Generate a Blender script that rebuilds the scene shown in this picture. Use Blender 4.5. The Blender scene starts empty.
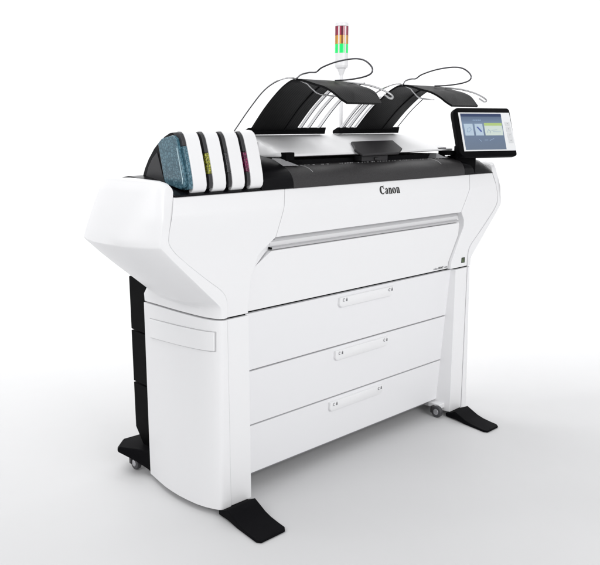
import bpy, bmesh, math, random
from mathutils import Vector, Matrix
random.seed(7)
sc = bpy.context.scene
C = sc.collection
FLOOR = -0.014

# ------------------------------------------------------------------ materials
def mat(name, col, rough=0.4, metal=0.0, coat=0.0, bump=0.0, bscale=900, trans=0.0, spec=0.5, emit=None, estr=0.0, mott=0.0):
    m = bpy.data.materials.new(name); m.use_nodes = True
    nt = m.node_tree; b = nt.nodes['Principled BSDF']
    b.inputs['Base Color'].default_value = (*col, 1)
    b.inputs['Roughness'].default_value = rough
    b.inputs['Metallic'].default_value = metal
    b.inputs['Coat Weight'].default_value = coat
    b.inputs['Specular IOR Level'].default_value = spec
    b.inputs['Transmission Weight'].default_value = trans
    if emit:
        b.inputs['Emission Color'].default_value = (*emit, 1); b.inputs['Emission Strength'].default_value = estr
    tc = nt.nodes.new('ShaderNodeTexCoord')
    if bump:
        n = nt.nodes.new('ShaderNodeTexNoise'); n.inputs['Scale'].default_value = bscale; n.inputs['Detail'].default_value = 2
        nt.links.new(tc.outputs['Object'], n.inputs['Vector'])
        bp = nt.nodes.new('ShaderNodeBump'); bp.inputs['Strength'].default_value = bump; bp.inputs['Distance'].default_value = 0.0006
        nt.links.new(n.outputs['Fac'], bp.inputs['Height']); nt.links.new(bp.outputs['Normal'], b.inputs['Normal'])
    # faint roughness mottling so that no surface is perfectly even
    n2 = nt.nodes.new('ShaderNodeTexNoise'); n2.inputs['Scale'].default_value = 9; n2.inputs['Detail'].default_value = 5
    nt.links.new(tc.outputs['Object'], n2.inputs['Vector'])
    mr = nt.nodes.new('ShaderNodeMapRange'); mr.inputs['To Min'].default_value = rough*0.85; mr.inputs['To Max'].default_value = min(1, rough*1.2)
    nt.links.new(n2.outputs['Fac'], mr.inputs['Value']); nt.links.new(mr.outputs['Result'], b.inputs['Roughness'])
    return m

WHITE = mat('white_plastic', (.84, .84, .85), .38, bump=.10, bscale=1400)
WHITE2 = mat('drawer_white', (.83, .83, .845), .42, bump=.10, bscale=1400)
LIDW = mat('lid_white', (.84, .84, .85), .38)
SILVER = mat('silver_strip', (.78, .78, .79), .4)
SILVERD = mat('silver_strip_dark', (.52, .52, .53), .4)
GREY = mat('grey_plastic', (.25, .25, .26), .45)
BLACK = mat('black_plastic', (.004, .004, .0045), .5, spec=.03)
BLACKG = mat('black_gloss', (.004, .004, .005), .25, spec=.15)
FOOTB = mat('black_powder_coat', (.005, .005, .006), .55, bump=.25, bscale=1200, spec=.03)
GAP = mat('inner_dark_frame', (.006, .006, .007), .7, spec=.1)
WIRE = mat('bright_wire', (.66, .66, .67), .2, metal=1.0)
WIRED = mat('dark_wire', (.10, .10, .11), .3, metal=.7)
CHAR = mat('charcoal_plastic', (.020, .019, .021), .5, bump=.2, bscale=1000)
RUB = mat('caster_rubber', (.06, .06, .065), .45)
STEEL = mat('caster_steel', (.5, .5, .52), .3, metal=.8)
INK = mat('printed_black', (.012, .012, .012), .5)
GRAYTEXT = mat('printed_grey', (.16, .16, .17), .5)

def deck_mat():
    m = mat('textured_feed_table', (.045, .042, .044), .5)
    nt = m.node_tree; b = nt.nodes['Principled BSDF']
    tc = nt.nodes.new('ShaderNodeTexCoord'); v = nt.nodes.new('ShaderNodeTexNoise')
    v.inputs['Scale'].default_value = 240; v.inputs['Detail'].default_value = 3
    nt.links.new(tc.outputs['Object'], v.inputs['Vector'])
    r = nt.nodes.new('ShaderNodeValToRGB'); r.color_ramp.elements[0].position = .35; r.color_ramp.elements[1].position = .7
    r.color_ramp.elements[0].color = (.018, .017, .018, 1); r.color_ramp.elements[1].color = (.032, .030, .032, 1)
    nt.links.new(v.outputs['Fac'], r.inputs['Fac']); nt.links.new(r.outputs['Color'], b.inputs['Base Color'])
    bp = nt.nodes.new('ShaderNodeBump'); bp.inputs['Strength'].default_value = .3; bp.inputs['Distance'].default_value = .001
    nt.links.new(v.outputs['Fac'], bp.inputs['Height']); nt.links.new(bp.outputs['Normal'], b.inputs['Normal'])
    return m
DECK = deck_mat()

def strip_mat():
    # black catch sheet with fine ribs running along its length
    m = mat('ribbed_black_sheet', (.004, .004, .0045), .42, spec=.1)
    nt = m.node_tree; b = nt.nodes['Principled BSDF']
    tc = nt.nodes.new('ShaderNodeTexCoord'); w = nt.nodes.new('ShaderNodeTexWave')
    w.bands_direction = 'X'; w.inputs['Scale'].default_value = 26; w.inputs['Distortion'].default_value = .3
    nt.links.new(tc.outputs['Object'], w.inputs['Vector'])
    bp = nt.nodes.new('ShaderNodeBump'); bp.inputs['Strength'].default_value = .15; bp.inputs['Distance'].default_value = .0015
    nt.links.new(w.outputs['Fac'], bp.inputs['Height']); nt.links.new(bp.outputs['Normal'], b.inputs['Normal'])
    return m
STRIP = strip_mat()

def bottle_mat(name, c1, c2, scale=55, thr=.5):
    m = mat(name, c1, .2, coat=.6)
    nt = m.node_tree; b = nt.nodes['Principled BSDF']
    tc = nt.nodes.new('ShaderNodeTexCoord'); v = nt.nodes.new('ShaderNodeTexVoronoi')
    v.inputs['Scale'].default_value = scale; v.feature = 'DISTANCE_TO_EDGE'
    nt.links.new(tc.outputs['Object'], v.inputs['Vector'])
    r = nt.nodes.new('ShaderNodeValToRGB')
    r.color_ramp.elements[0].position = .02; r.color_ramp.elements[1].position = thr
    r.color_ramp.elements[0].color = (*c2, 1); r.color_ramp.elements[1].color = (*c1, 1)
    nt.links.new(v.outputs['Distance'], r.inputs['Fac']); nt.links.new(r.outputs['Color'], b.inputs['Base Color'])
    bp = nt.nodes.new('ShaderNodeBump'); bp.inputs['Strength'].default_value = .5; bp.inputs['Distance'].default_value = .002
    nt.links.new(v.outputs['Distance'], bp.inputs['Height']); nt.links.new(bp.outputs['Normal'], b.inputs['Normal'])
    return m
TEAL = bottle_mat('cyan_toner_bottle', (.10, .21, .265), (.03, .09, .125), 85, .22)
YEL = bottle_mat('yellow_toner_bottle', (.46, .47, .04), (.05, .05, .015), 110, .25)
MAG = bottle_mat('magenta_toner_bottle', (.26, .02, .10), (.03, .01, .02), 110, .25)
KEY = bottle_mat('black_toner_bottle', (.025, .025, .028), (.06, .06, .065), 110, .25)
BOTTLEGREY = mat('dark_grey_cap', (.032, .032, .035), .35)
HIGHLIGHT = mat('highlight_pale', (.42, .58, .64), .15, coat=.5)  # pale colour for the highlight line painted on the cyan bottle

def pane(name, col, e): return mat(name, col, .3, emit=col, estr=e)
RED = mat('red_lens', (.30, .01, .05), .15, coat=.5, emit=(.5, .01, .07), estr=.12)
REDD = mat('dark_red_lens', (.10, .005, .02), .2, coat=.5)
AMB = mat('amber_lens', (.62, .30, .03), .15, coat=.5, emit=(.9, .45, .05), estr=.15)
AMBD = mat('dark_amber_lens', (.28, .10, .02), .2, coat=.5)
GRN = mat('green_lens', (.0, .55, .12), .15, coat=.5, emit=(0, .8, .14), estr=.45)
GRND = mat('bright_rib', (.85, .8, .8), .2)

# ------------------------------------------------------------------ helpers
root = bpy.data.objects.new('large_format_printer', None); C.objects.link(root)
root['label'] = 'white wide format printer with three drawers, two black catch trays and touchscreen, on black feet'
root['category'] = 'printer'

def mk(name, verts, faces, m, parent=root, bevel=0.0, seg=3, smooth=True, ang=35, mats=None, fmat=None, label=None):
    me = bpy.data.meshes.new(name); me.from_pydata([tuple(v) for v in verts], [], faces)
    bm = bmesh.new(); bm.from_mesh(me)
    bmesh.ops.remove_doubles(bm, verts=bm.verts, dist=1e-5)
    bmesh.ops.recalc_face_normals(bm, faces=bm.faces)
    bm.to_mesh(me); bm.free()
    for mm in (mats or [m]): me.materials.append(mm)
    if fmat:
        for p in me.polygons: p.material_index = fmat(p)
    o = bpy.data.objects.new(name, me); C.objects.link(o)
    if parent: o.parent = parent
    if smooth:
        for p in me.polygons: p.use_smooth = True
        if not bevel: me.set_sharp_from_angle(angle=math.radians(ang))
    if bevel:
        b = o.modifiers.new('bevel', 'BEVEL'); b.width = bevel; b.segments = seg; b.limit_method = 'ANGLE'; b.angle_limit = math.radians(ang)
        b.harden_normals = True
    if label: o['label'] = label
    return o

class Acc:
    def __init__(s): s.v = []; s.f = []
    def add(s, v, f):
        n = len(s.v); s.v += [tuple(p) for p in v]; s.f += [tuple(i+n for i in q) for q in f]; return s
    def box(s, x0, x1, y0, y1, z0, z1, M=None):
        v = [Vector((x, y, z)) for x in (x0, x1) for y in (y0, y1) for z in (z0, z1)]
        if M: v = [M @ p for p in v]
        return s.add(v, [(0, 1, 3, 2), (4, 6, 7, 5), (0, 4, 5, 1), (2, 3, 7, 6), (0, 2, 6, 4), (1, 5, 7, 3)])
    def loft(s, secs, caps=True, closed=True):
        n = len(secs[0]); v = [p for q in secs for p in q]; f = []
        for i in range(len(secs)-1):
            for j in range(n if closed else n-1):
                k = (j+1) % n; f.append((i*n+j, i*n+k, (i+1)*n+k, (i+1)*n+j))
        if caps: f.append(tuple(range(n))); f.append(tuple(range((len(secs)-1)*n, len(secs)*n)))
        return s.add(v, f)
    def tube(s, pts, r, seg=8, cm=6, closed=False):
        P = smooth_path(pts, cm, closed); n = len(P); rings = []
        up = Vector((.31, .2, .93)).normalized()
        for i, p in enumerate(P):
            a = P[i-1] if (i > 0 or closed) else P[0]; b = P[(i+1) % n] if (i < n-1 or closed) else P[-1]
            t = (b-a).normalized(); u = t.cross(up)
            if u.length < .05: u = t.cross(Vector((1, 0, 0)))
            u.normalize(); w = t.cross(u)
            rings.append([p+(u*math.cos(2*math.pi*k/seg)+w*math.sin(2*math.pi*k/seg))*r for k in range(seg)])
        if closed: rings.append(rings[0])
        return s.loft(rings, caps=not closed)
    def cyl(s, c, ax, r, h, seg=24, r2=None):
        ax = Vector(ax).normalized(); u = ax.orthogonal().normalized(); w = ax.cross(u); c = Vector(c); r2 = r if r2 is None else r2
        rings = [[c+ax*hh+(u*math.cos(2*math.pi*k/seg)+w*math.sin(2*math.pi*k/seg))*rr for k in range(seg)] for hh, rr in ((0, r), (h, r2))]
        return s.loft(rings)
    def mk(s, name, m, parent=root, **k): return mk(name, s.v, s.f, m, parent, **k)

def smooth_path(pts, n=6, closed=False):
    P = [Vector(p) for p in pts]
    if n <= 1: return P
    out = []; L = len(P)
    for i in range(L if closed else L-1):
        p0 = P[i-1] if (i > 0 or closed) else P[0]*2-P[1]; p1 = P[i]; p2 = P[(i+1) % L]
        p3 = P[(i+2) % L] if (i+2 < L or closed) else P[-1]*2-P[-2]
        for k in range(n):
            t = k/n
            out.append(.5*((2*p1)+(p2-p0)*t+(2*p0-5*p1+4*p2-p3)*t*t+(3*p1-p0-3*p2+p3)*t**3))
    if not closed: out.append(P[-1])
    return out

def lerp(a, b, t): return a+(b-a)*t
def pw(tab, t):     # piecewise linear table [(t, v), ...]
    if t <= tab[0][0]: return tab[0][1]
    for (a, va), (b, vb) in zip(tab, tab[1:]):
        if t <= b: return lerp(va, vb, (t-a)/(b-a))
    return tab[-1][1]
def sm(tab, t):     # smooth (catmull) version
    if t <= tab[0][0]: return tab[0][1]
    if t >= tab[-1][0]: return tab[-1][1]
    for i in range(len(tab)-1):
        if t <= tab[i+1][0]:
            (a, va), (b, vb) = tab[i], tab[i+1]
            ma = (vb-tab[i-1][1])/(b-tab[i-1][0]) if i else (vb-va)/(b-a)
            mb = (tab[i+2][1]-va)/(tab[i+2][0]-a) if i+2 < len(tab) else (vb-va)/(b-a)
            h = b-a; u = (t-a)/h
            return (2*u**3-3*u*u+1)*va+(u**3-2*u*u+u)*h*ma+(-2*u**3+3*u*u)*vb+(u**3-u*u)*h*mb

GZ = .728           # height of the long dark gap under the upper housing
YF = [(GZ, .004), (.80, .002), (.95, .004), (1.06, .000), (1.095, .000), (1.106, .001), (1.168, .0165), (1.21, .026)]
def yf(z): return pw(YF, z)

def plate(name, zs, xl, xr, yfun, depth, m, bevel=.0025, label=None, ncol=3):
    """upright panel: outline given by xl(z), xr(z); front surface y=yfun(z)"""
    rows = []
    for z in zs:
        a, b = xl(z), xr(z); y = yfun(z)
        rows.append([(lerp(a, b, k/(ncol-1)), y, z) for k in range(ncol)]+[(lerp(b, a, k/(ncol-1)), depth, z) for k in range(ncol)])
    return Acc().loft(rows).mk(name, m, bevel=bevel, seg=2, label=label, ang=25)

def zrange(a, b, extra=(), n=14):
    s = sorted(set([round(a+(b-a)*i/n, 4) for i in range(n+1)]+[round(e, 4) for e in extra if a < e < b]))
    out = [s[0]]
    for q in s[1:]:
        if q-out[-1] > .0015: out.append(q)
    out[-1] = b
    return out

# ------------------------------------------------------------------ upper housing
SEAM = [(GZ, .7325), (.79, .7325), (.812, .738), (.835, .757), (.876, .812), (.934, .884), (.985, .942), (1.02, .967), (1.06, .962), (1.18, .927)]
def seam(z): return .5*pw(SEAM, z)+.25*(pw(SEAM, z-.012)+pw(SEAM, z+.012))
LEFTB = [(GZ, -.634), (.834, -.622), (.868, -.614), (.893, -.600), (.935, -.583), (.953, -.56), (.994, -.499), (1.10, -.459), (1.17, -.440)]
RIGHTB = [(GZ, .597), (.766, .603), (.82, .631), (.887, .667), (.925, .690), (.955, .690), (.994, .664), (1.10, .722), (1.17, .740)]
zs = zrange(GZ+.003, 1.166, [q for a, _ in SEAM for q in (a-.012, a-.006, a, a+.006, a+.012)]+[a for a, _ in LEFTB]+[1.095, 1.106], 8)
plate('left_front_cover', zs, lambda z: -seam(z)+.0017, lambda z: pw(LEFTB, z)-.0008, yf, .20, WHITE)
zs = zrange(GZ+.003, 1.166, [q for a, _ in SEAM for q in (a-.012, a-.006, a, a+.006, a+.012)]+[a for a, _ in RIGHTB]+[1.095, 1.106], 8)
plate('right_front_cover', zs, lambda z: pw(RIGHTB, z)+.0008, lambda z: seam(z)-.0017, yf, .20, WHITE)
plate('upper_front_panel', zrange(.994, 1.166, [1.06, 1.095, 1.106], 3), lambda z: pw(LEFTB, z)+.0012, lambda z: pw(RIGHTB, z)-.0012,
      lambda z: yf(z)+.001, .05, WHITE)
def ylow(z): return pw([(GZ, .020), (.946, .010)], z)
plate('lower_front_panel', zrange(GZ+.0045, .944, [.766, .82, .834, .868, .887, .893], 4),
      lambda z: pw([(GZ, -.630), (.834, -.618), (.868, -.610), (.893, -.598), (.944, -.514)], z),
      lambda z: pw([(GZ, .594), (.766, .600), (.82, .628), (.887, .662), (.944, .662)], z), ylow, .05, WHITE)
# paper exit slot: recess with silver rails
Acc().box(-.62, .70, .034, .06, .86, 1.0).mk('exit_slot_back', WHITE)
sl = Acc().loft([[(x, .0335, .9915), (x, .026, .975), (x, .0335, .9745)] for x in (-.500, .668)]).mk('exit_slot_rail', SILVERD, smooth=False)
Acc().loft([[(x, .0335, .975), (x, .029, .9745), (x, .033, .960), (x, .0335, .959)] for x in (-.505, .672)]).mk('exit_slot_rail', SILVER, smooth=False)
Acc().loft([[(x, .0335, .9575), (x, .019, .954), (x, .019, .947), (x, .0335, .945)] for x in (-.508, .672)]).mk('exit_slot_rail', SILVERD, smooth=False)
Acc().box(-.502, -.496, .014, .03, .984, .990).mk('slot_clip', BLACK); Acc().box(-.513, -.508, .014, .03, .949, .956).mk('slot_clip', BLACK)
# light sloping cheek at each end of the slot
mk('slot_cheek', [(-.506, .030, .990), (-.516, .030, .950), (-.598, .006, .897), (-.584, .006, .934)], [(0, 1, 2, 3)], WHITE, smooth=False)

# dark inner frame seen through all the joints
a = Acc()
a.loft([[(x, .046, .80), (x, .042, GZ+.02), (x, .052, GZ-.05), (x, .098, .10), (x, .44, .10), (x, .44, 1.10), (x, .046, 1.10)] for x in (-.72, .72)])
a.box(-.745, -.64, .014, .4, GZ-.02, GZ+.03).box(.64, .745, .014, .4, GZ-.02, GZ+.03)
a.mk('inner_frame', GAP, smooth=False)
Acc().box(-.93, .93, .05, .44, 1.00, 1.15).box(-.66, .66, .055, .44, .80, .99).mk('upper_chassis', GAP, smooth=False)

# side shells, lofted from front to back
RC = .018
ARC = [(RC*(1-math.sin(math.radians(a))), RC*(1-math.cos(math.radians(a)))) for a in range(0, 91, 15)]      # (inset, depth)
ARC = [(ins, dep) for ins, dep in ARC]
YS = [d for _, d in ARC]+[.03, .06, .11, .18, .25, .32, .36]+[.396-d for _, d in reversed(ARC)]
XLOW = [(0, .999), (.05, 1.041), (.11, 1.074), (.18, 1.091), (.25, 1.094), (.32, 1.082), (.396, 1.058)]
XTOP = [(0, .970), (.05, .985), (.11, .995), (.18, 1.003), (.25, 1.004), (.32, .996), (.396, .975)]
XQ = [(0, .777), (.05, .803), (.11, .838), (.18, .847), (.25, .838), (.32, .826), (.396, .806)]
XG = [(0, .758), (.04, .777), (.09, .786), (.2, .794), (.32, .796), (.44, .800)]
def inset(y):
    for d in (y, .396-y):
        if d < RC: return RC-math.sqrt(max(0, RC*RC-(RC-d)**2))
    return 0
def shell(name, s, label):
    secs = []
    for y in YS:
        i = inset(y); xl = sm(XLOW, y)-i*.2; xt = sm(XTOP, y)-i; xq = sm(XQ, y)-i*.1; xg = sm(XG, y)-i*.3
        zt = pw([(0, 1.205), (.02, 1.215), (.06, 1.219), (.25, 1.221), (.35, 1.216), (.38, 1.208), (.396, 1.19)], y)
        P = [(xg, GZ+.003), (xg+.001, .760), (lerp(xg, xq, .35), .775), (xq-.004, .786), (xq, .790)]
        for k in (.25, .5, .75): P.append((lerp(xq, xl, k)+.006*math.sin(math.pi*k)*(1 if y > .1 else 0), lerp(.790, 1.006, k)))
        P += [(xl-.004, 1.005), (xl-.0012, 1.0085), (xl, 1.013)]
        for k in (.1, .2, .3, .38, .44, .5, .6, .7, .8, .88): P.append((lerp(xl, xt, k)+.004*math.sin(math.pi*k), lerp(1.018, zt, k)))
        P += [(xt+.001, zt-.012), (xt-.004, zt-.003), (xt-.012, zt), (min(.945, xt-.0135), zt-.001), (min(.934, xt-.016), zt-.005), (.9290, zt-.012), (.9275, zt-.022)]
        for z in reversed(zrange(.776, 1.16, [q for a, _ in SEAM for q in (a-.012, a-.006, a, a+.006, a+.012)], 8)): P.append((seam(z), z))
        P.append((.7325, GZ+.003))
        secs.append([(s*x, (y*(1+.11*max(0, min(1, (.80-z)/.04))))+(yf(z) if z > 1.09 else 0)*max(0, 1-y/.1), z) for x, z in P])
    Acc().loft(secs).mk(name, WHITE, ang=27, label=label)
shell('side_shell', -1, 'bulging left side shell with grey sloping underside')
shell('side_shell', 1, 'right side shell behind the touchscreen')

# ------------------------------------------------------------------ pillars
YB = [0, .004, .012, .03, .06, .10, .15, .2, .25, .3, .35, .4, .436, .44]
XB = [(0, .780), (.04, .797), (.083, .813), (.196, .826), (.304, .823), (.377, .812), (.44, .803)]
def pillar(s):
    secs = []
    ZB = [FLOOR+.024, .02, .2, .4, .6, GZ-.006, GZ-.004]
    for z in ZB:
        t = max(0, min(1, z/GZ)); row = []
        for y in YB:
            i = {0: .010, .004: .004, .012: .001, .44: .004}.get(y, 0)
            row.append((s*(lerp(sm(XB, y), sm(XG, y), t)-i), y, z))
        row += [(s*.70, .44, z), (s*.7325, .06, z), (s*.7325, .0, z)]
        secs.append(row)
    Acc().loft(secs).mk('side_cover', WHITE, ang=40)
    xi = .632 if s < 0 else .618
    rows = [[(s*.7303, .002, z), (s*.7303, .05, z), (s*.7303, .30, z), (s*xi, .30, z), (s*lerp(.634, xi, .5), .05, z), (s*.6345, .0, z)] for z in (FLOOR+.024, .3, .6, GZ-.004)]
    Acc().loft(rows).mk('front_pillar', WHITE, bevel=.002, ang=40)
pillar(-1); pillar(1)
# raised label plate that follows the curve of the left cover
def side_pt(y, z, off):
    t = z/GZ; x = lerp(sm(XB, y), sm(XG, y), t); return (-(x+off), y, z)
def plate_grid(y0, y1, z0f, z1f, off, th, name, m):
    rows = []; n = 16
    for k in range(n+1):
        y = lerp(y0, y1, k/n); z0, z1 = z0f(y), z1f(y)
        rows.append([side_pt(y, z0, off-th), side_pt(y, z0, off), side_pt(y, (z0+z1)/2, off), side_pt(y, z1, off), side_pt(y, z1, off-th)])
    return Acc().loft(rows).mk(name, m, bevel=.0025, seg=2, ang=40)
zlo = lambda y: lerp(.612, .590, y/.4); zhi = lambda y: lerp(.686, .669, y/.4)
plate_grid(.018, .398, zlo, zhi, .0022, .010, 'side_grip_frame', mat('grip_edge_grey', (.50, .50, .51), .45))
plate_grid(.0215, .3945, lambda y: zlo(y)+.0028, lambda y: zhi(y)-.0028, .0065, .006, 'side_grip_plate', WHITE)

# ------------------------------------------------------------------ drawers
def yd(z): return pw([(.04, .080), (GZ, .026)], z)
ZD = [(GZ-.0065, .497), (.491, .270), (.264, .060)]
XHL = [(-.140, .200), (-.143, .195), (-.155, .185)]
for i, (zt, zb) in enumerate(ZD):
    nm = ('top drawer directly under the dark gap', 'middle drawer', 'bottom drawer nearest the floor')[i]
    d = Acc().loft([[(-.636, yd(z), z), (.648, yd(z), z), (.648, yd(z)+.018, z), (-.636, yd(z)+.018, z)] for z in (zb, (zb+zt)/2, zt)]).mk('drawer', WHITE2, bevel=.002, seg=2, label=nm)
    # handle: shallow pressed grip with rounded lower corners
    x0, x1 = XHL[i]; z1 = zt-.014; z0 = z1-.043; r = .018
    out = [(x0, z1), (x1, z1)]
    for k in range(7): an = -math.pi/2*k/6; out.append((x1-r+r*math.cos(an), z0+r+r*math.sin(an)))
    for k in range(7): an = -math.pi/2-math.pi/2*k/6; out.append((x0+r+r*math.cos(an), z0+r+r*math.sin(an)))
    def ring(sc_, off):
        cx, cz = (x0+x1)/2, (z0+z1)/2
        return [(cx+(x-cx)*(1-sc_*.02), yd(cz+(z-cz)*(1-sc_*.16))-off, cz+(z-cz)*(1-sc_*.16)) for x, z in out]
    h = Acc().loft([ring(0, -.002), ring(0, .008), ring(.35, .0115), ring(1, .0125)]).mk('drawer_handle', WHITE, d, ang=40, bevel=.0012, seg=2)
    for xc in (x0+.022, x1-.030):
        zc = z1-.012; y0 = yd(zc)-.0133
        pts = [(xc+.005*math.cos(t*math.pi/6), y0, zc+.006*math.sin(t*math.pi/6)) for t in range(1, 11)]
        Acc().tube(pts, .0011, 5, 1).mk('open_symbol', GRAYTEXT, d, smooth=False)
        xx = xc+.017
        Acc().box(xx-.0035, xx+.0035, y0-.0004, y0+.001, zc-.007, zc+.001).tube([(xx-.002, y0, zc), (xx-.002, y0, zc+.006), (xx+.002, y0, zc+.006), (xx+.002, y0, zc)], .0009, 5, 1).mk('lock_symbol', GRAYTEXT, d, smooth=False)
# lower tie bar behind the bottom drawer
Acc().box(-.62, .60, .11, .42, .035, .055).mk('base_pan', GREY, bevel=.003)
Acc().box(.590, .632, .03, .10, .026, .05).mk('pillar_foot_block', WHITE, bevel=.004)

# ------------------------------------------------------------------ rear black body
Acc().box(-.70, .70, .441, .60, .13, 1.10).mk('rear_body', BLACK, bevel=.004)
zz = [(.155, .352), (.357, .575), (.580, .800), (.805, 1.06)]
for i, (a0, b0) in enumerate(zz):
    A = Acc()
    if i == 0:
        A.loft([[(x, .445, .02), (x, .52, .06), (x, .60, a0), (x, .60, b0), (x, .445, b0)] for x in (-.765, -.702)])
    else: A.box(-.765, -.702, .445, .60, a0, b0)
    A.mk('rear_side_panel', BLACK, bevel=.003)

# ------------------------------------------------------------------ feet and casters
def foot(x0, x1, dx):
    pr = [(.012, .026, -.010), (0, .030, -.010), (-.045, .032, -.008), (-.075, .021, -.010), (-.11, .008, FLOOR+.0005), (-.145, .001, FLOOR+.0005),
          (-.19, -.002, FLOOR+.0005), (-.226, -.003, FLOOR+.0005), (-.243, -.004, FLOOR+.0005)]
    secs = []
    for y, zt, zb in pr:
        s = dx*max(0, -y)/.24; e = .012 if y < -.24 else 0
        if y > -.01: zt = min(zt, .009)
        secs.append([(x0+s+e, y, zb), (x1+s-e, y, zb), (x1+s-e, y, zt), (x0+s+e, y, zt)])
    Acc().loft(secs).mk('front_foot', FOOTB, bevel=.004, seg=3, ang=50)
foot(-.782, -.648, -.022)
foot(.617, .728, -.030)
def rear_foot(s):
    pl = [(-.863, .588), (-.852, .606), (-.80, .655), (-.71, .65), (-.67, .60), (-.67, .40), (-.76, .40), (-.794, .442), (-.797, .47), (-.822, .52)]
    zb = lambda y: pw([(.44, .006), (.49, .022), (.53, .046), (.585, .070)], y)
    def Rr(sc_, zf): return [(s*(-.76+(x+.76)*sc_), .52+(y-.52)*sc_, zf(y)) for x, y in pl]
    Acc().loft([Rr(.97, lambda y: zb(y)), Rr(1, lambda y: zb(y)+.006), Rr(1, lambda y: .084), Rr(.93, lambda y: .094)]).mk('rear_foot', FOOTB, bevel=.003, ang=30)
rear_foot(-1); rear_foot(1)
def caster(x, y, top, r=.027, label=None):
    b = Acc().box(x-.016, x+.016, y+r*.45, y+r*1.05, FLOOR+r*.7, FLOOR+2*r-.004).mk('caster', CHAR, bevel=.003, label=label)
    Acc().cyl((x-.010, y, FLOOR+r), (1, 0, 0), r, .020, 32).mk('caster_wheel', RUB, b, bevel=.003)
    Acc().cyl((x-.0125, y, FLOOR+r), (1, 0, 0), r*.52, .025, 24).mk('wheel_hub', STEEL, b, bevel=.002)
caster(-.795, .560, .04, .028); caster(.795, .560, .04, .028)
caster(.585, .040, .03, .029); caster(-.585, .16, .05, .029)

# ------------------------------------------------------------------ top deck
def extr(name, prof, x0, x1, m, bevel=.002, ang=40, label=None, **k):
    return Acc().loft([[(x, y, z) for y, z in prof] for x in (x0, x1)]).mk(name, m, bevel=bevel, ang=ang, label=label, **k)
HUMP = [(.012, 1.1665), (.013, 1.188), (.018, 1.204), (.028, 1.220), (.044, 1.233), (.064, 1.241), (.09, 1.245), (.12, 1.245)]
BASE = [(.20, 1.245), (.20, 1.1665)]
extr('toner_tray', [(.012, 1.1665), (.014, 1.172), (.03, 1.178), (.14, 1.203), (.26, 1.220), (.30, 1.222), (.34, 1.216), (.36, 1.200), (.36, 1.1665)], -.925, -.556, BLACKG, .004)
extr('deck_end_cover', [(.012, 1.1665), (.013, 1.190), (.019, 1.208), (.030, 1.224), (.048, 1.238), (.075, 1.250), (.12, 1.268), (.2, 1.282), (.25, 1.284), (.43, 1.26), (.43, 1.1665)], -.555, -.401, BLACKG, .003)
extr('feed_table', HUMP+BASE, -.4005, .690, DECK, 0)
secs = []
for x, f in ((.6905, 1.02), (.78, 1.0), (.82, .97), (.86, .86), (.89, .66), (.915, .36), (.930, .08)):
    secs.append([(x, y, 1.1665+(z-1.1665)*f*1.0) for y, z in [(.0135, 1.1665), (.0145, 1.188), (.019, 1.206), (.030, 1.222), (.05, 1.236), (.08, 1.246), (.30, 1.25), (.40, 1.22), (.40, 1.1665)]])
Acc().loft(secs).mk('deck_end_cover', BLACKG, ang=50)
# ruler marks printed on the rear edge of the feed table
A = Acc(); random.seed(3)
x = -.36
while x < .60:
    L = random.choice([.002, .003, .005, .008]); g = random.choice([.006, .009, .012, .02])
    z0 = 1.2452
    if random.random() < .8: A.box(x, x+L, .082, .082+random.choice([.003, .005, .008]), 1.2435, z0)
    x += L+g
def slash(x0, x1, m):
    Acc().tube([(lerp(x0, x1, k/6), lerp(.085, .030, k/6), pw([(.028, 1.220), (.044, 1.233), (.064, 1.241), (.09, 1.245)], lerp(.085, .030, k/6))) for k in range(7)], .0012, 5, 1).mk('guide_line', m)
RP = mat('ruler_print', (.45, .45, .46), .5)
slash(-.30, -.285, RP); slash(.515, .53, RP)
A.mk('ruler_marks', RP, smooth=False)
# dark slot interior
Acc().box(-.40, .70, .135, .44, 1.12, 1.262).mk('slot_interior', GAP, smooth=False)

# ------------------------------------------------------------------ white lid
def lid_top(y): return pw([(.098, 1.286), (.11, 1.293), (.255, 1.352), (.275, 1.357), (.36, 1.357), (.43, 1.33)], y)
secs = []
for x, f, dy in ((-.412, .93, .145), (-.405, .97, .11), (-.395, .99, .075), (-.385, 1, .045), (-.375, 1, .018), (-.366, 1, .006), (-.355, 1, 0), (-.2, 1, 0), (.1, 1, 0), (.4, 1, 0), (.50, 1, 0), (.56, .97, 0), (.61, .88, 0), (.65, .72, .0), (.68, .5, .0), (.70, .25, .0), (.712, .05, .004)):
    row = []
    for y in (.098, .11, .16, .21, .255, .275, .36, .43):
        z = 1.288+(lid_top(y)-1.288)*f if y > .1 else 1.286
        row.append((x, max(y, .098+dy) if y < .2 else y, z))
    row += [(x, .43, 1.27), (x, .26, 1.276), (x, .105+dy, 1.276), (x, .098+dy, 1.279)]
    secs.append(row)
Acc().loft(secs).mk('scanner_lid', LIDW, ang=38)
tabp = [(.073, .168, 1.321), (.345, .168, 1.323), (.312, .083, 1.289), (.262, .060, 1.274), (.03, .060, 1.272), (.013, .092, 1.293), (.040, .12, 1.303)]
A = Acc(); up = Vector((0, -.39, .92))
A.loft([[Vector(p)-up*.004 for p in tabp], [Vector(p)+up*.008 for p in tabp]])
A.mk('lid_grip', CHAR, bevel=.004, seg=3, ang=40)
Acc().box(.055, .22, .085, .13, 1.246, 1.270).box(.13, .15, .078, .09, 1.250, 1.262).mk('sensor_block', CHAR, bevel=.003)
Acc().box(-.372, -.328, .085, .125, 1.262, 1.294).box(-.345, -.28, .09, .12, 1.250, 1.262).mk('lid_hinge', BLACK, bevel=.002)
mk('hinge_cheek', [(-.405, .075, 1.246), (-.33, .06, 1.2455), (-.385, .10, 1.272), (-.405, .15, 1.246), (-.33, .15, 1.246), (-.385, .15, 1.272)], [(0, 1, 2), (3, 5, 4), (0, 3, 4, 1), (1, 4, 5, 2), (0, 2, 5, 3)], GREY, smooth=False)
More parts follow.
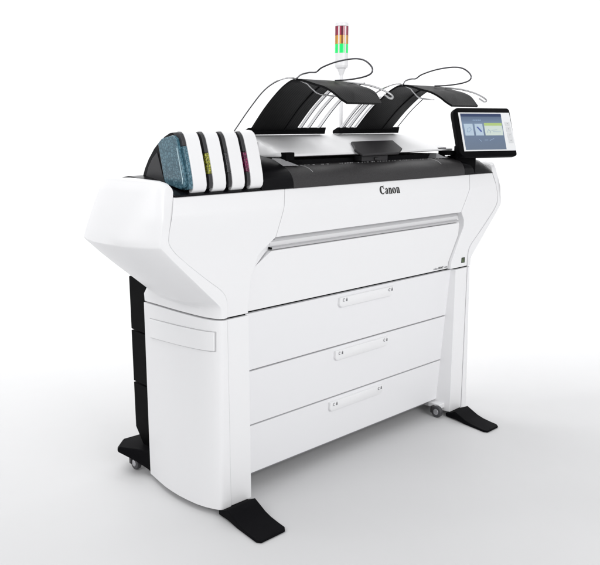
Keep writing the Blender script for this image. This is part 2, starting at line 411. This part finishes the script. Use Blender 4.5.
Acc().box(.625, .690, .060, .12, 1.258, 1.278).box(.60, .66, .10, .13, 1.276, 1.292).box(.67, .715, .045, .10, 1.246, 1.254).mk('lid_hinge', BLACK, bevel=.002)
mk('hinge_cheek', [(.57, .09, 1.2455), (.62, .065, 1.2455), (.585, .10, 1.268), (.57, .15, 1.2455), (.62, .15, 1.2455), (.585, .15, 1.268)], [(0, 1, 2), (3, 5, 4), (0, 3, 4, 1), (1, 4, 5, 2), (0, 2, 5, 3)], GREY, smooth=False)

# ------------------------------------------------------------------ catch trays
PROF = [(.262, 1.366), (.25, 1.381), (.172, 1.456), (.097, 1.514), (.043, 1.545), (0, 1.557), (-.05, 1.551), (-.10, 1.538), (-.152, 1.525), (-.20, 1.503), (-.247, 1.471)]
def tray(sx, bar0, bar1, rods, label):
    P = smooth_path([(0, y, z) for y, z in PROF], 4)
    n = len(P); secs = []
    for i, p in enumerate(P):
        t = (P[min(i+1, n-1)]-P[max(i-1, 0)]).normalized(); nn = Vector((0, t.z, -t.y))
        if nn.z < 0: nn = -nn
        e0 = pw([(-.247, .012), (-.225, .0), (1, 0)], p.y); e1 = pw([(-.247, .045), (-.18, .006), (-.1, 0), (1, 0)], p.y)
        th = .006
        secs.append([p+Vector((sx+e0, 0, 0))-nn*th, p+Vector((sx+.235-e1, 0, 0))-nn*th, p+Vector((sx+.235-e1, 0, 0))+nn*th*.3, p+Vector((sx+e0, 0, 0))+nn*th*.3])
    tr = Acc().loft(secs).mk('catch_tray', STRIP, ang=40, label=label)
    # stiffening folds on the underside
    A = Acc()
    for dx in (.17,):
        Q = [p+Vector((sx+dx, 0, 0)) for p in P[2:20]]; A.tube([q-Vector((0, .002, .006)) for q in Q], .0035, 6, 1)
    A.mk('tray_rib', BLACKG, tr)
    Acc().loft([[(x, .243, 1.359), (x, .275, 1.359), (x, .275, 1.372), (x+e, .257, 1.386), (x+e, .245, 1.386)] for x, e in ((bar0, .012), (bar1, .010))]).mk('tray_base', BLACK, tr, bevel=.002)
    for rx, ymin, rr in rods:
        Q = smooth_path([(rx, y, z) for y, z in PROF if y >= ymin], 4)
        if rr > .0024:
            hw = .0055; Acc().loft([[q+Vector((-hw, -.001, -.001)), q+Vector((hw, -.001, -.001)), q+Vector((hw, .001, .001)), q+Vector((-hw, .001, .001))] for q in Q]).mk('support_rail', WHITE, tr, ang=60)
        else: Acc().tube(Q, rr, 6, 1).mk('support_rod', WIRED, tr)
    # long outer loop: up the left side, over the crest and across under the sheet
    L = [(sx-.07, .268, 1.372), (sx-.07, .17, 1.458), (sx-.07, .084, 1.522), (sx-.065, .008, 1.553), (sx-.03, -.02, 1.559), (sx+.01, -.004, 1.556),
         (sx+.045, -.006, 1.546), (sx+.07, 0, 1.536), (sx+.09, 0, 1.524), (sx+.112, 0, 1.512), (sx+.15, .004, 1.506), (sx+.218, 0, 1.503), (sx+.235, .01, 1.503)]
    Acc().tube(L, .0030, 8, 5).mk('wire_loop', WIRE, tr)
    # tall loop standing above the sheet
    L = [(sx+.0, -.01, 1.560), (sx+.05, .02, 1.576), (sx+.10, .03, 1.586), (sx+.145, .040, 1.590), (sx+.150, .012, 1.606), (sx+.152, -.06, 1.622), (sx+.154, -.140, 1.628),
         (sx+.155, -.192, 1.620), (sx+.155, -.228, 1.595), (sx+.153, -.228, 1.574), (sx+.150, -.19, 1.562), (sx+.148, -.12, 1.556), (sx+.145, -.06, 1.556)]
    Acc().tube(L, .0031, 8, 5).mk('stop_wire', WIRED, tr)
    # hooked wire along the right edge of the flap
    L = [(sx+.185, -.085, 1.550), (sx+.215, -.15, 1.540), (sx+.236, -.200, 1.524), (sx+.252, -.236, 1.504), (sx+.254, -.244, 1.493), (sx+.243, -.240, 1.490), (sx+.232, -.222, 1.503)]
    Acc().tube(L, .0036, 8, 5).mk('edge_wire', WIRE, tr)
    return tr
tray(-.405, -.425, -.006, [(-.150, .0, .0030), (-.138, .0, .0022), (-.105, -.04, .0030), (-.092, -.04, .0022), (-.045, -.04, .0030), (-.031, -.04, .0022)],
     'black curved catch tray on the left, beside the toner units')
tray(.195, .072, .480, [(.095, .05, .0030), (.108, .05, .0022), (.140, .05, .0030), (.153, .05, .0022), (.180, .05, .0030), (.475, .08, .0022)],
     'black curved catch tray on the right, near the touchscreen')

# ------------------------------------------------------------------ signal tower
TX, TY = .150, .30
tw = Acc().cyl((TX, TY, 1.30), (0, 0, 1), .008, .33, 24).mk('signal_tower', WHITE, ang=40)
Acc().cyl((TX, TY, 1.608), (0, 0, 1), .009, .028, 32, .020).cyl((TX, TY, 1.637), (0, 0, 1), .025, .010, 32, .0295).cyl((TX, TY, 1.647), (0, 0, 1), .0295, .052, 40).mk('tower_socket', WHITE, tw, bevel=.002, ang=40)
def ribbed(z, h, ra, name, m1, m2):
    secs = []; n = 72
    for hh in (0, h):
        secs.append([(TX+(ra-(0.0016 if (k//3) % 4 == 0 else 0))*math.cos(2*math.pi*(k+2)/n), TY+(ra-(0.0016 if (k//3) % 4 == 0 else 0))*math.sin(2*math.pi*(k+2)/n), z+hh) for k in range(n)])
    v = [p for q in secs for p in q]; f = []
    for j in range(n): f.append((j, (j+1) % n, (j+1) % n+n, j+n))
    f.append(tuple(range(n))); f.append(tuple(range(n, 2*n)))
    def fm(p):
        c = p.center; a = (math.atan2(c.y-TY, c.x-TX)/(2*math.pi)*n-2) % n
        if abs(p.normal.z) > .5: return 0
        return {0: 2, 2: 1}.get(int(a//3) % 4, 0)
    mk(name, v, f, m1, tw, mats=[m1, m2, GRND], fmat=fm, smooth=False)
ribbed(1.699, .037, .0295, 'green_lens', GRN, GRN)
ribbed(1.7365, .035, .0295, 'amber_lens', AMB, AMBD)
ribbed(1.7720, .037, .0295, 'red_lens', RED, REDD)
Acc().cyl((TX, TY, 1.8095), (0, 0, 1), .0302, .012, 40, .029).cyl((TX, TY, 1.8215), (0, 0, 1), .029, .008, 40, .019).mk('tower_cap', WHITE, tw, ang=40, bevel=.002)

# ------------------------------------------------------------------ toner units
BAND = [(.034, 1.172), (.018, 1.178), (.009, 1.188), (.006, 1.202), (.008, 1.225), (.018, 1.270), (.030, 1.315), (.042, 1.352), (.052, 1.368), (.066, 1.377), (.082, 1.379), (.11, 1.372)]
BANDI = [(.11, 1.360), (.07, 1.366), (.055, 1.350), (.032, 1.270), (.022, 1.205), (.034, 1.186)]
HOOD = [(.040, 1.178), (.024, 1.190), (.020, 1.205), (.030, 1.270), (.052, 1.345), (.070, 1.366), (.092, 1.373), (.12, 1.371), (.150, 1.360), (.183, 1.343), (.22, 1.317), (.257, 1.281), (.285, 1.245), (.300, 1.216), (.28, 1.20), (.16, 1.19)]
names = ['cyan', 'yellow', 'black', 'magenta']
for i, bx in enumerate((-.853, -.771, -.689, -.607)):
    w = .050 if i < 3 else .052
    u = Acc().loft([[(x, y, z) for y, z in HOOD] for x in (bx-.014, bx+w-.002)]).mk('toner_unit', BLACKG, bevel=.004, ang=50, label='toner unit with white band and %s bottle' % names[i])
    Acc().loft([[(x, y, z) for y, z in BAND+BANDI] for x in (bx-.003, bx+w+.002)]).mk('white_band', WHITE, u, bevel=.003, ang=50)
    mm = (TEAL, YEL, KEY, MAG)[i]
    # bottle seen in the slot to the left of its band: grey ends, coloured middle
    prof = [(y+.006, z) for y, z in BAND[3:11]]
    def bp(zlo_, zhi_, x0, x1, dy, m, nm, jag=False):
        P = [(dy+pw([(1.188, .009), (1.202, .006), (1.225, .008), (1.27, .018), (1.315, .030), (1.352, .042), (1.368, .052), (1.377, .066)], z), z) for z in [lerp(zlo_, zhi_, k/6) for k in range(7)]]
        Q = [(y+.03, z-.004) for y, z in reversed(P)]
        Acc().loft([[(x, y, z) for y, z in P+Q] for x in (x0, x1)]).mk(nm, m, u, bevel=.0015, ang=60)
    bp(1.189, 1.236, bx-.017, bx+.001, .004, BOTTLEGREY if i else TEAL, 'bottle_end')
    bp(1.306 if i else 1.33, 1.374, bx-.017, bx+.001, .004, BOTTLEGREY, 'bottle_end')
    bp(1.237, 1.305 if i else 1.329, bx-.017, bx+.001, .004, mm, 'bottle_window')
    if i == 0:
        # big exposed flank: cyan bottle window with its bright highlight drawn as a pale line, and the grey inner cheek of the hood
        q = [(.168, 1.336), (.145, 1.352), (.078, 1.364), (.058, 1.352), (.020, 1.222), (.022, 1.200), (.040, 1.187), (.125, 1.201), (.137, 1.210)]
        Acc().loft([[(x, y, z) for y, z in q] for x in (bx-.017, bx-.030)]).mk('bottle_flank', TEAL, u, bevel=.003, ang=60)
        highlight_path = [(.046, 1.322), (.030, 1.262), (.020, 1.222), (.022, 1.207)]
        Acc().tube([(bx-.031, y+.008, z) for y, z in highlight_path], .0016, 6, 4).mk('bottle_highlight', HIGHLIGHT, u)  # pale tube stands in for the highlight down the bottle
        q = [(.196, 1.305), (.228, 1.283), (.255, 1.252), (.272, 1.218), (.158, 1.206)]
        Acc().loft([[(x, y, z) for y, z in q] for x in (bx-.012, bx-.0165)]).mk('hood_cheek', BOTTLEGREY, u, bevel=.001)

# ------------------------------------------------------------------ touchscreen
yaw, ti = -.32, .337
PC = Vector((.79, -.023, 1.362))
ux = Vector((math.cos(yaw), math.sin(yaw), 0)); nh = Vector((math.sin(yaw), -math.cos(yaw), 0))
uz = Vector((0, 0, math.cos(ti)))-nh*math.sin(ti); nn = ux.cross(uz)
W, H = .33, .235
def L(fx, fy, d=0): return PC+ux*((fx-.5)*W)+uz*((.5-fy)*H)+nn*d
def rr(x0, x1, y0, y1, r, d, n=5):
    out = []
    for cx, cy, a0, q in ((x1-r[1], y0+r[1]*W/H, 0, 1), (x0+r[0], y0+r[0]*W/H, 90, 0), (x0+r[3], y1-r[3]*W/H, 180, 3), (x1-r[2], y1-r[2]*W/H, 270, 2)):
        for k in range(n+1):
            a = math.radians(a0+90*k/n); out.append(L(cx+r[q]*math.cos(a), cy-r[q]*math.sin(a)*W/H, d))
    return out
cp = Acc().loft([rr(.02, .98, .02, .98, (.09, .05, .04, .10), -.030), rr(0, 1, 0, 1, (.10, .05, .04, .11), -.022), rr(0, 1, 0, 1, (.10, .05, .04, .11), .000), rr(.012, .988, .012, .988, (.09, .05, .03, .10), .003)]).mk('control_panel', BLACK, ang=45, label='tilted touchscreen panel with black housing')
BEZ = mat('screen_bezel', (.80, .81, .82), .3)
A = Acc()
fb = [(.068, .105), (.965, .098), (1.003, .885), (.105, .885)]
fb = [(.075, .10), (.975, .10), (.995, .89), (.075, .89)]
A.loft([[L(x, y, .0025) for x, y in fb], [L(x, y, .0055) for x, y in fb]])
A.mk('bezel', BEZ, cp, bevel=.0015)
def quad(x0, x1, y0, y1, d, m, nm, th=.0006):
    return Acc().loft([[L(x0, y0, d), L(x1, y0, d), L(x1, y1, d), L(x0, y1, d)], [L(x0, y0, d+th), L(x1, y0, d+th), L(x1, y1, d+th), L(x0, y1, d+th)]]).mk(nm, m, cp, smooth=False)
def lcd_mat():
    m = mat('screen_glass', (.02, .03, .05), .15, coat=.3)
    nt = m.node_tree; b = nt.nodes['Principled BSDF']
    tc = nt.nodes.new('ShaderNodeTexCoord'); sp = nt.nodes.new('ShaderNodeSeparateXYZ')
    nt.links.new(tc.outputs['Generated'], sp.inputs[0])
    r = nt.nodes.new('ShaderNodeValToRGB')
    e = r.color_ramp.elements; e[0].position = 0; e[0].color = (.14, .18, .24, 1); e[1].position = 1; e[1].color = (.05, .075, .13, 1)
    k = e.new(.45); k.color = (.14, .19, .28, 1); k = e.new(.70); k.color = (.19, .26, .37, 1)
    nt.links.new(sp.outputs[2], r.inputs['Fac'])
    nt.links.new(r.outputs['Color'], b.inputs['Emission Color']); b.inputs['Emission Strength'].default_value = .9
    return m
quad(.105, .815, .125, .865, .0056, lcd_mat(), 'screen')
quad(.105, .815, .127, .185, .0063, pane('screen_header', (.02, .035, .09), .35), 'screen_header')
tile = pane('screen_tile', (.34, .42, .50), .35); tw2 = pane('screen_tile_pale', (.44, .50, .46), .38)
quad(.135, .285, .335, .575, .0063, tile, 'screen_tile'); quad(.318, .455, .335, .575, .0063, tile, 'screen_tile')
quad(.485, .800, .335, .575, .0063, tw2, 'screen_tile'); quad(.485, .800, .320, .375, .0070, pane('tile_heading', (.30, .40, .14), .4), 'tile_heading')
# icons, drawn as thin raised strokes
ic = Acc()
def stroke(pts, r, acc): acc.tube([L(x, y, .0072) for x, y in pts], r, 5, 1)
stroke([(.17, .50), (.19, .43), (.23, .41), (.25, .45), (.21, .50), (.17, .50)], .0011, ic)
stroke([(.52, .52), (.55, .45), (.58, .49), (.57, .53)], .0011, ic); stroke([(.60, .47), (.70, .46)], .0007, ic); stroke([(.62, .50), (.76, .50)], .0007, ic)
ic.mk('screen_icon', pane('icon_grey', (.20, .28, .38), .4), cp)
ic = Acc(); ic.add([L(.345, .40, .0071), L(.37, .395, .0071), L(.435, .49, .0071), L(.41, .505, .0071)], [(0, 1, 2, 3)])
ic.mk('screen_icon', pane('icon_blue', (.06, .09, .26), .35), cp, smooth=False)
ic = Acc()
for k in range(5): stroke([(.30+k*.03, .262), (.318+k*.03, .260)], .0009, ic)
for k in range(3): stroke([(.36+k*.09, .66+.01*k), (.40+k*.11, .70-.03*k)], .0004, ic)
ic.mk('screen_text', pane('screen_text', (.35, .48, .65), .6), cp)
BT = mat('button_face', (.66, .67, .68), .4)
for k, (y0, y1) in enumerate(((.30, .375), (.395, .495), (.515, .625), (.64, .73))):
    b = Acc(); x0 = .862+k*.006
    b.loft([[L(x0, y0, .0056), L(x0+.085, y0, .0056), L(x0+.085, y1, .0056), L(x0, y1, .0056)], [L(x0, y0, .0068), L(x0+.085, y0, .0068), L(x0+.085, y1, .0068), L(x0, y1, .0068)]])
    b.mk('button', BT, cp, bevel=.0008)
    stroke_a = Acc().tube([L(x0+.035, (y0+y1)/2, .007), L(x0+.050, (y0+y1)/2-.01, .007)], .0008, 5, 1).mk('button_mark', GRAYTEXT, cp)
# stem
M = Matrix.Translation((.732, .045, 0)) @ Matrix.Rotation(yaw, 4, 'Z')
Acc().box(-.060, .055, -.018, .035, 1.17, 1.262, M).mk('panel_stem', BLACK, cp, bevel=.006)
Acc().box(-.057, .052, -.017, .010, 1.255, 1.30, M).mk('panel_neck', BLACK, cp, bevel=.004)

# ------------------------------------------------------------------ lettering
def ribbon(acc, pts, x0, z0, s, y, th=.0008):
    """variable width stroke; pts = (x, z, width)"""
    P = [Vector((p[0], p[1])) for p in pts]; n = len(P); Lf = []; Rt = []
    for i in range(n):
        t = (P[min(i+1, n-1)]-P[max(i-1, 0)]); t.normalize(); nrm = Vector((-t.y, t.x)); w = pts[i][2]/2*1.25
        Lf.append(P[i]+nrm*w); Rt.append(P[i]-nrm*w)
    for i in range(n-1):
        q = [Lf[i], Lf[i+1], Rt[i+1], Rt[i]]
        F = [(x0+p.x*s*1.07, y(z0+p.y*s*.90), z0+p.y*s*.90) for p in q]; B = [(a, b+th, c) for a, b, c in F]
        acc.add(F+B, [(0, 1, 2, 3), (4, 7, 6, 5), (0, 4, 5, 1), (1, 5, 6, 2), (2, 6, 7, 3), (3, 7, 4, 0)])
def arcp(cx, cz, rx, rz, a0, a1, w0, w1, n=14):
    """arc whose stroke is thick on the flanks and thin at top and bottom"""
    out = []
    for k in range(n+1):
        a = math.radians(lerp(a0, a1, k/n)); out.append((cx+rx*math.cos(a), cz+rz*math.sin(a), lerp(w0, w1, abs(math.cos(a))**1.3)))
    return out
A = Acc(); s = .0405; Z0 = 1.1125; yy = lambda z: yf(z)+.001-.0007
X = .0835
ribbon(A, arcp(.34, .50, .27, .42, 52, 300, .07, .20, 20), X, Z0, s, yy)                 # C
ribbon(A, [(.46, .82, .06), (.56, .72, .09), (.62, .60, .02)], X, Z0, s, lambda z: yy(z)-.0002)
ribbon(A, [(.42, .80, .12), (.60, .98, .05)], X, Z0, s, lambda z: yy(z)-.0001)
ribbon(A, [(.45, .10, .05), (.60, .24, .03)], X, Z0, s, lambda z: yy(z)-.0003)
def let_a(o):
    ribbon(A, [(o+.10, .52, .14), (o+.18, .66, .06), (o+.28, .67, .08), (o+.34, .56, .15), (o+.34, .12, .15), (o+.46, .08, .04)], X, Z0, s, yy)
    ribbon(A, arcp(o+.21, .22, .13, .16, 60, 330, .05, .13), X, Z0, s, lambda z: yy(z)-.0002)
def let_n(o):
    ribbon(A, [(o+.04, .70, .04), (o+.12, .66, .13), (o+.13, .03, .14)], X, Z0, s, yy)
    ribbon(A, [(o+.18, .56, .04), (o+.26, .67, .08), (o+.36, .62, .13), (o+.38, .48, .15), (o+.38, .03, .15)], X, Z0, s, lambda z: yy(z)-.0002)
    ribbon(A, [(o+.02, .045, .05), (o+.24, .045, .05)], X, Z0, s, lambda z: yy(z)-.0003); ribbon(A, [(o+.28, .045, .05), (o+.50, .045, .05)], X, Z0, s, lambda z: yy(z)-.0003)
let_a(.72); let_n(1.24)
ribbon(A, arcp(2.06, .355, .185, .30, 90, 450, .06, .17, 24), X, Z0, s, yy)
let_n(2.40)
# second stroke of the last n runs close to the edge
A.mk('maker_lettering', INK, smooth=False)
def text(body, size, x, y, z, m, name, sx=1.0, shear=0, rx=90, bold=0.0):
    cu = bpy.data.curves.new(name, 'FONT'); cu.body = body; cu.size = size; cu.extrude = .0004; cu.shear = shear; cu.offset = bold
    o = bpy.data.objects.new(name, cu); C.objects.link(o)
    dg = bpy.context.evaluated_depsgraph_get(); me = bpy.data.meshes.new_from_object(o.evaluated_get(dg))
    bpy.data.objects.remove(o)
    w = max(v.co.x for v in me.vertices); k = sx/w if sx else 1
    for v in me.vertices: v.co = Vector((x+v.co.x*k, y-v.co.z-.0005, z+v.co.y))
    me.materials.append(m); o = bpy.data.objects.new(name, me); C.objects.link(o); o.parent = root; return o
text('color', .0150, .485, ylow(.74), .7385, GRAYTEXT, 'series_lettering', .034)
text('WAVE', .0150, .522, ylow(.74), .7385, INK, 'series_lettering', .035, bold=.0003)
text('T series', .0135, .561, ylow(.74), .7385, GRAYTEXT, 'series_lettering', .030)
# small square energy mark on the right pillar
Acc().box(.681, .709, yf(.76)-.0006, yf(.76)+.002, .750, .776).mk('square_sticker', mat('sticker_dark', (.02, .03, .015), .5), smooth=False)
A = Acc()
for k in range(3): A.box(.686+.0015*k, .702-.001*k, yf(.76)-.0011, yf(.76)-.0004, .755+k*.006, .7575+k*.006)
A.mk('sticker_print', mat('sticker_green', (.16, .24, .10), .5), smooth=False)

# ------------------------------------------------------------------ floor: white studio sweep
def floor():
    m = mat('studio_floor', (.61, .61, .615), .5, spec=.25)
    cx, cy = -.6, -.6; prof = [(r, FLOOR) for r in (0, .8, 1.6, 2.6, 3.6, 5, 6.2)]
    R0, rc = 6.2, 2.6
    for k in range(1, 13):
        a = math.pi/2*k/12; prof.append((R0+rc*math.sin(a), FLOOR+rc*(1-math.cos(a))))
    prof.append((R0+rc+.02, 6.0))
    v = []; f = []; n = 72
    a0, a1 = math.radians(-70), math.radians(160)
    for k in range(n+1):
        a = lerp(a0, a1, k/n)
        for r, z in prof: v.append((cx+r*math.cos(a), cy+r*math.sin(a), z))
    q = len(prof)
    for k in range(n):
        for j in range(q-1): f.append((k*q+j, (k+1)*q+j, (k+1)*q+j+1, k*q+j+1))
    # flat remainder in front
    for k in range(n):
        pass
    b0 = len(v); m2 = 30
    for k in range(m2+1):
        a = lerp(a1, a0+2*math.pi, k/m2)
        for r, z in prof[:7]: v.append((cx+r*math.cos(a), cy+r*math.sin(a), FLOOR))
    for k in range(m2):
        for j in range(6): f.append((b0+k*7+j, b0+(k+1)*7+j, b0+(k+1)*7+j+1, b0+k*7+j+1))
    me_o = mk('floor', v, f, m, None, ang=180)
    me_o['kind'] = 'structure'
    return me_o
fl = floor()

# ------------------------------------------------------------------ lights
w = bpy.data.worlds.new('World'); sc.world = w; w.use_nodes = True
bg = w.node_tree.nodes['Background']; bg.inputs['Color'].default_value = (.985, .99, 1, 1); bg.inputs['Strength'].default_value = .62
def area(name, loc, target, sx, sy, power, col=(1, 1, 1)):
    l = bpy.data.lights.new(name, 'AREA'); l.shape = 'RECTANGLE'; l.size = sx; l.size_y = sy; l.energy = power; l.color = col
    o = bpy.data.objects.new(name, l); C.objects.link(o); o.location = loc
    o.rotation_euler = (Vector(target)-Vector(loc)).to_track_quat('-Z', 'Y').to_euler(); return o
area('overhead_softbox', (-1.4, 1.3, 4.4), (0, .2, .4), 2.2, 2.2, 40)
area('front_softbox', (-.5, -4.8, 2.8), (.1, 0, .8), 3.0, 2.2, 124)
area('side_softbox', (-4.6, .2, 3.0), (-.8, .2, .7), 2.4, 2.0, 45)
# studio lamps washing the sweep behind the machine
area('background_lamp', (1.5, 3.2, 4.8), (4.8, 5.0, .6), 3.5, 1.2, 200)
area('background_lamp', (4.2, .2, 4.8), (6.8, 2.2, .6), 3.5, 1.2, 200)
area('background_lamp', (-1.6, 3.6, 4.8), (-.2, 7.0, .6), 3.5, 1.2, 200)

# ------------------------------------------------------------------ camera
cam = bpy.data.cameras.new('camera'); co = bpy.data.objects.new('camera', cam); C.objects.link(co)
r1 = Vector((.72706594, -.68656763, 0)); up_ = Vector((.14088014, .14919018, .97872)); fw = Vector((.67195826, .71159481, -.20519))
Mx = Matrix(((r1.x, up_.x, -fw.x), (r1.y, up_.y, -fw.y), (r1.z, up_.z, -fw.z)))
co.rotation_euler = Mx.to_euler(); co.location = (-2.317, -2.051, 1.4)
cam.sensor_width = 36; cam.lens = 36*756/600; cam.clip_end = 100; cam.clip_start = .05
sc.camera = co
sc.view_settings.view_transform = 'Standard'; sc.view_settings.look = 'None'; sc.view_settings.exposure = 0; sc.view_settings.gamma = 1
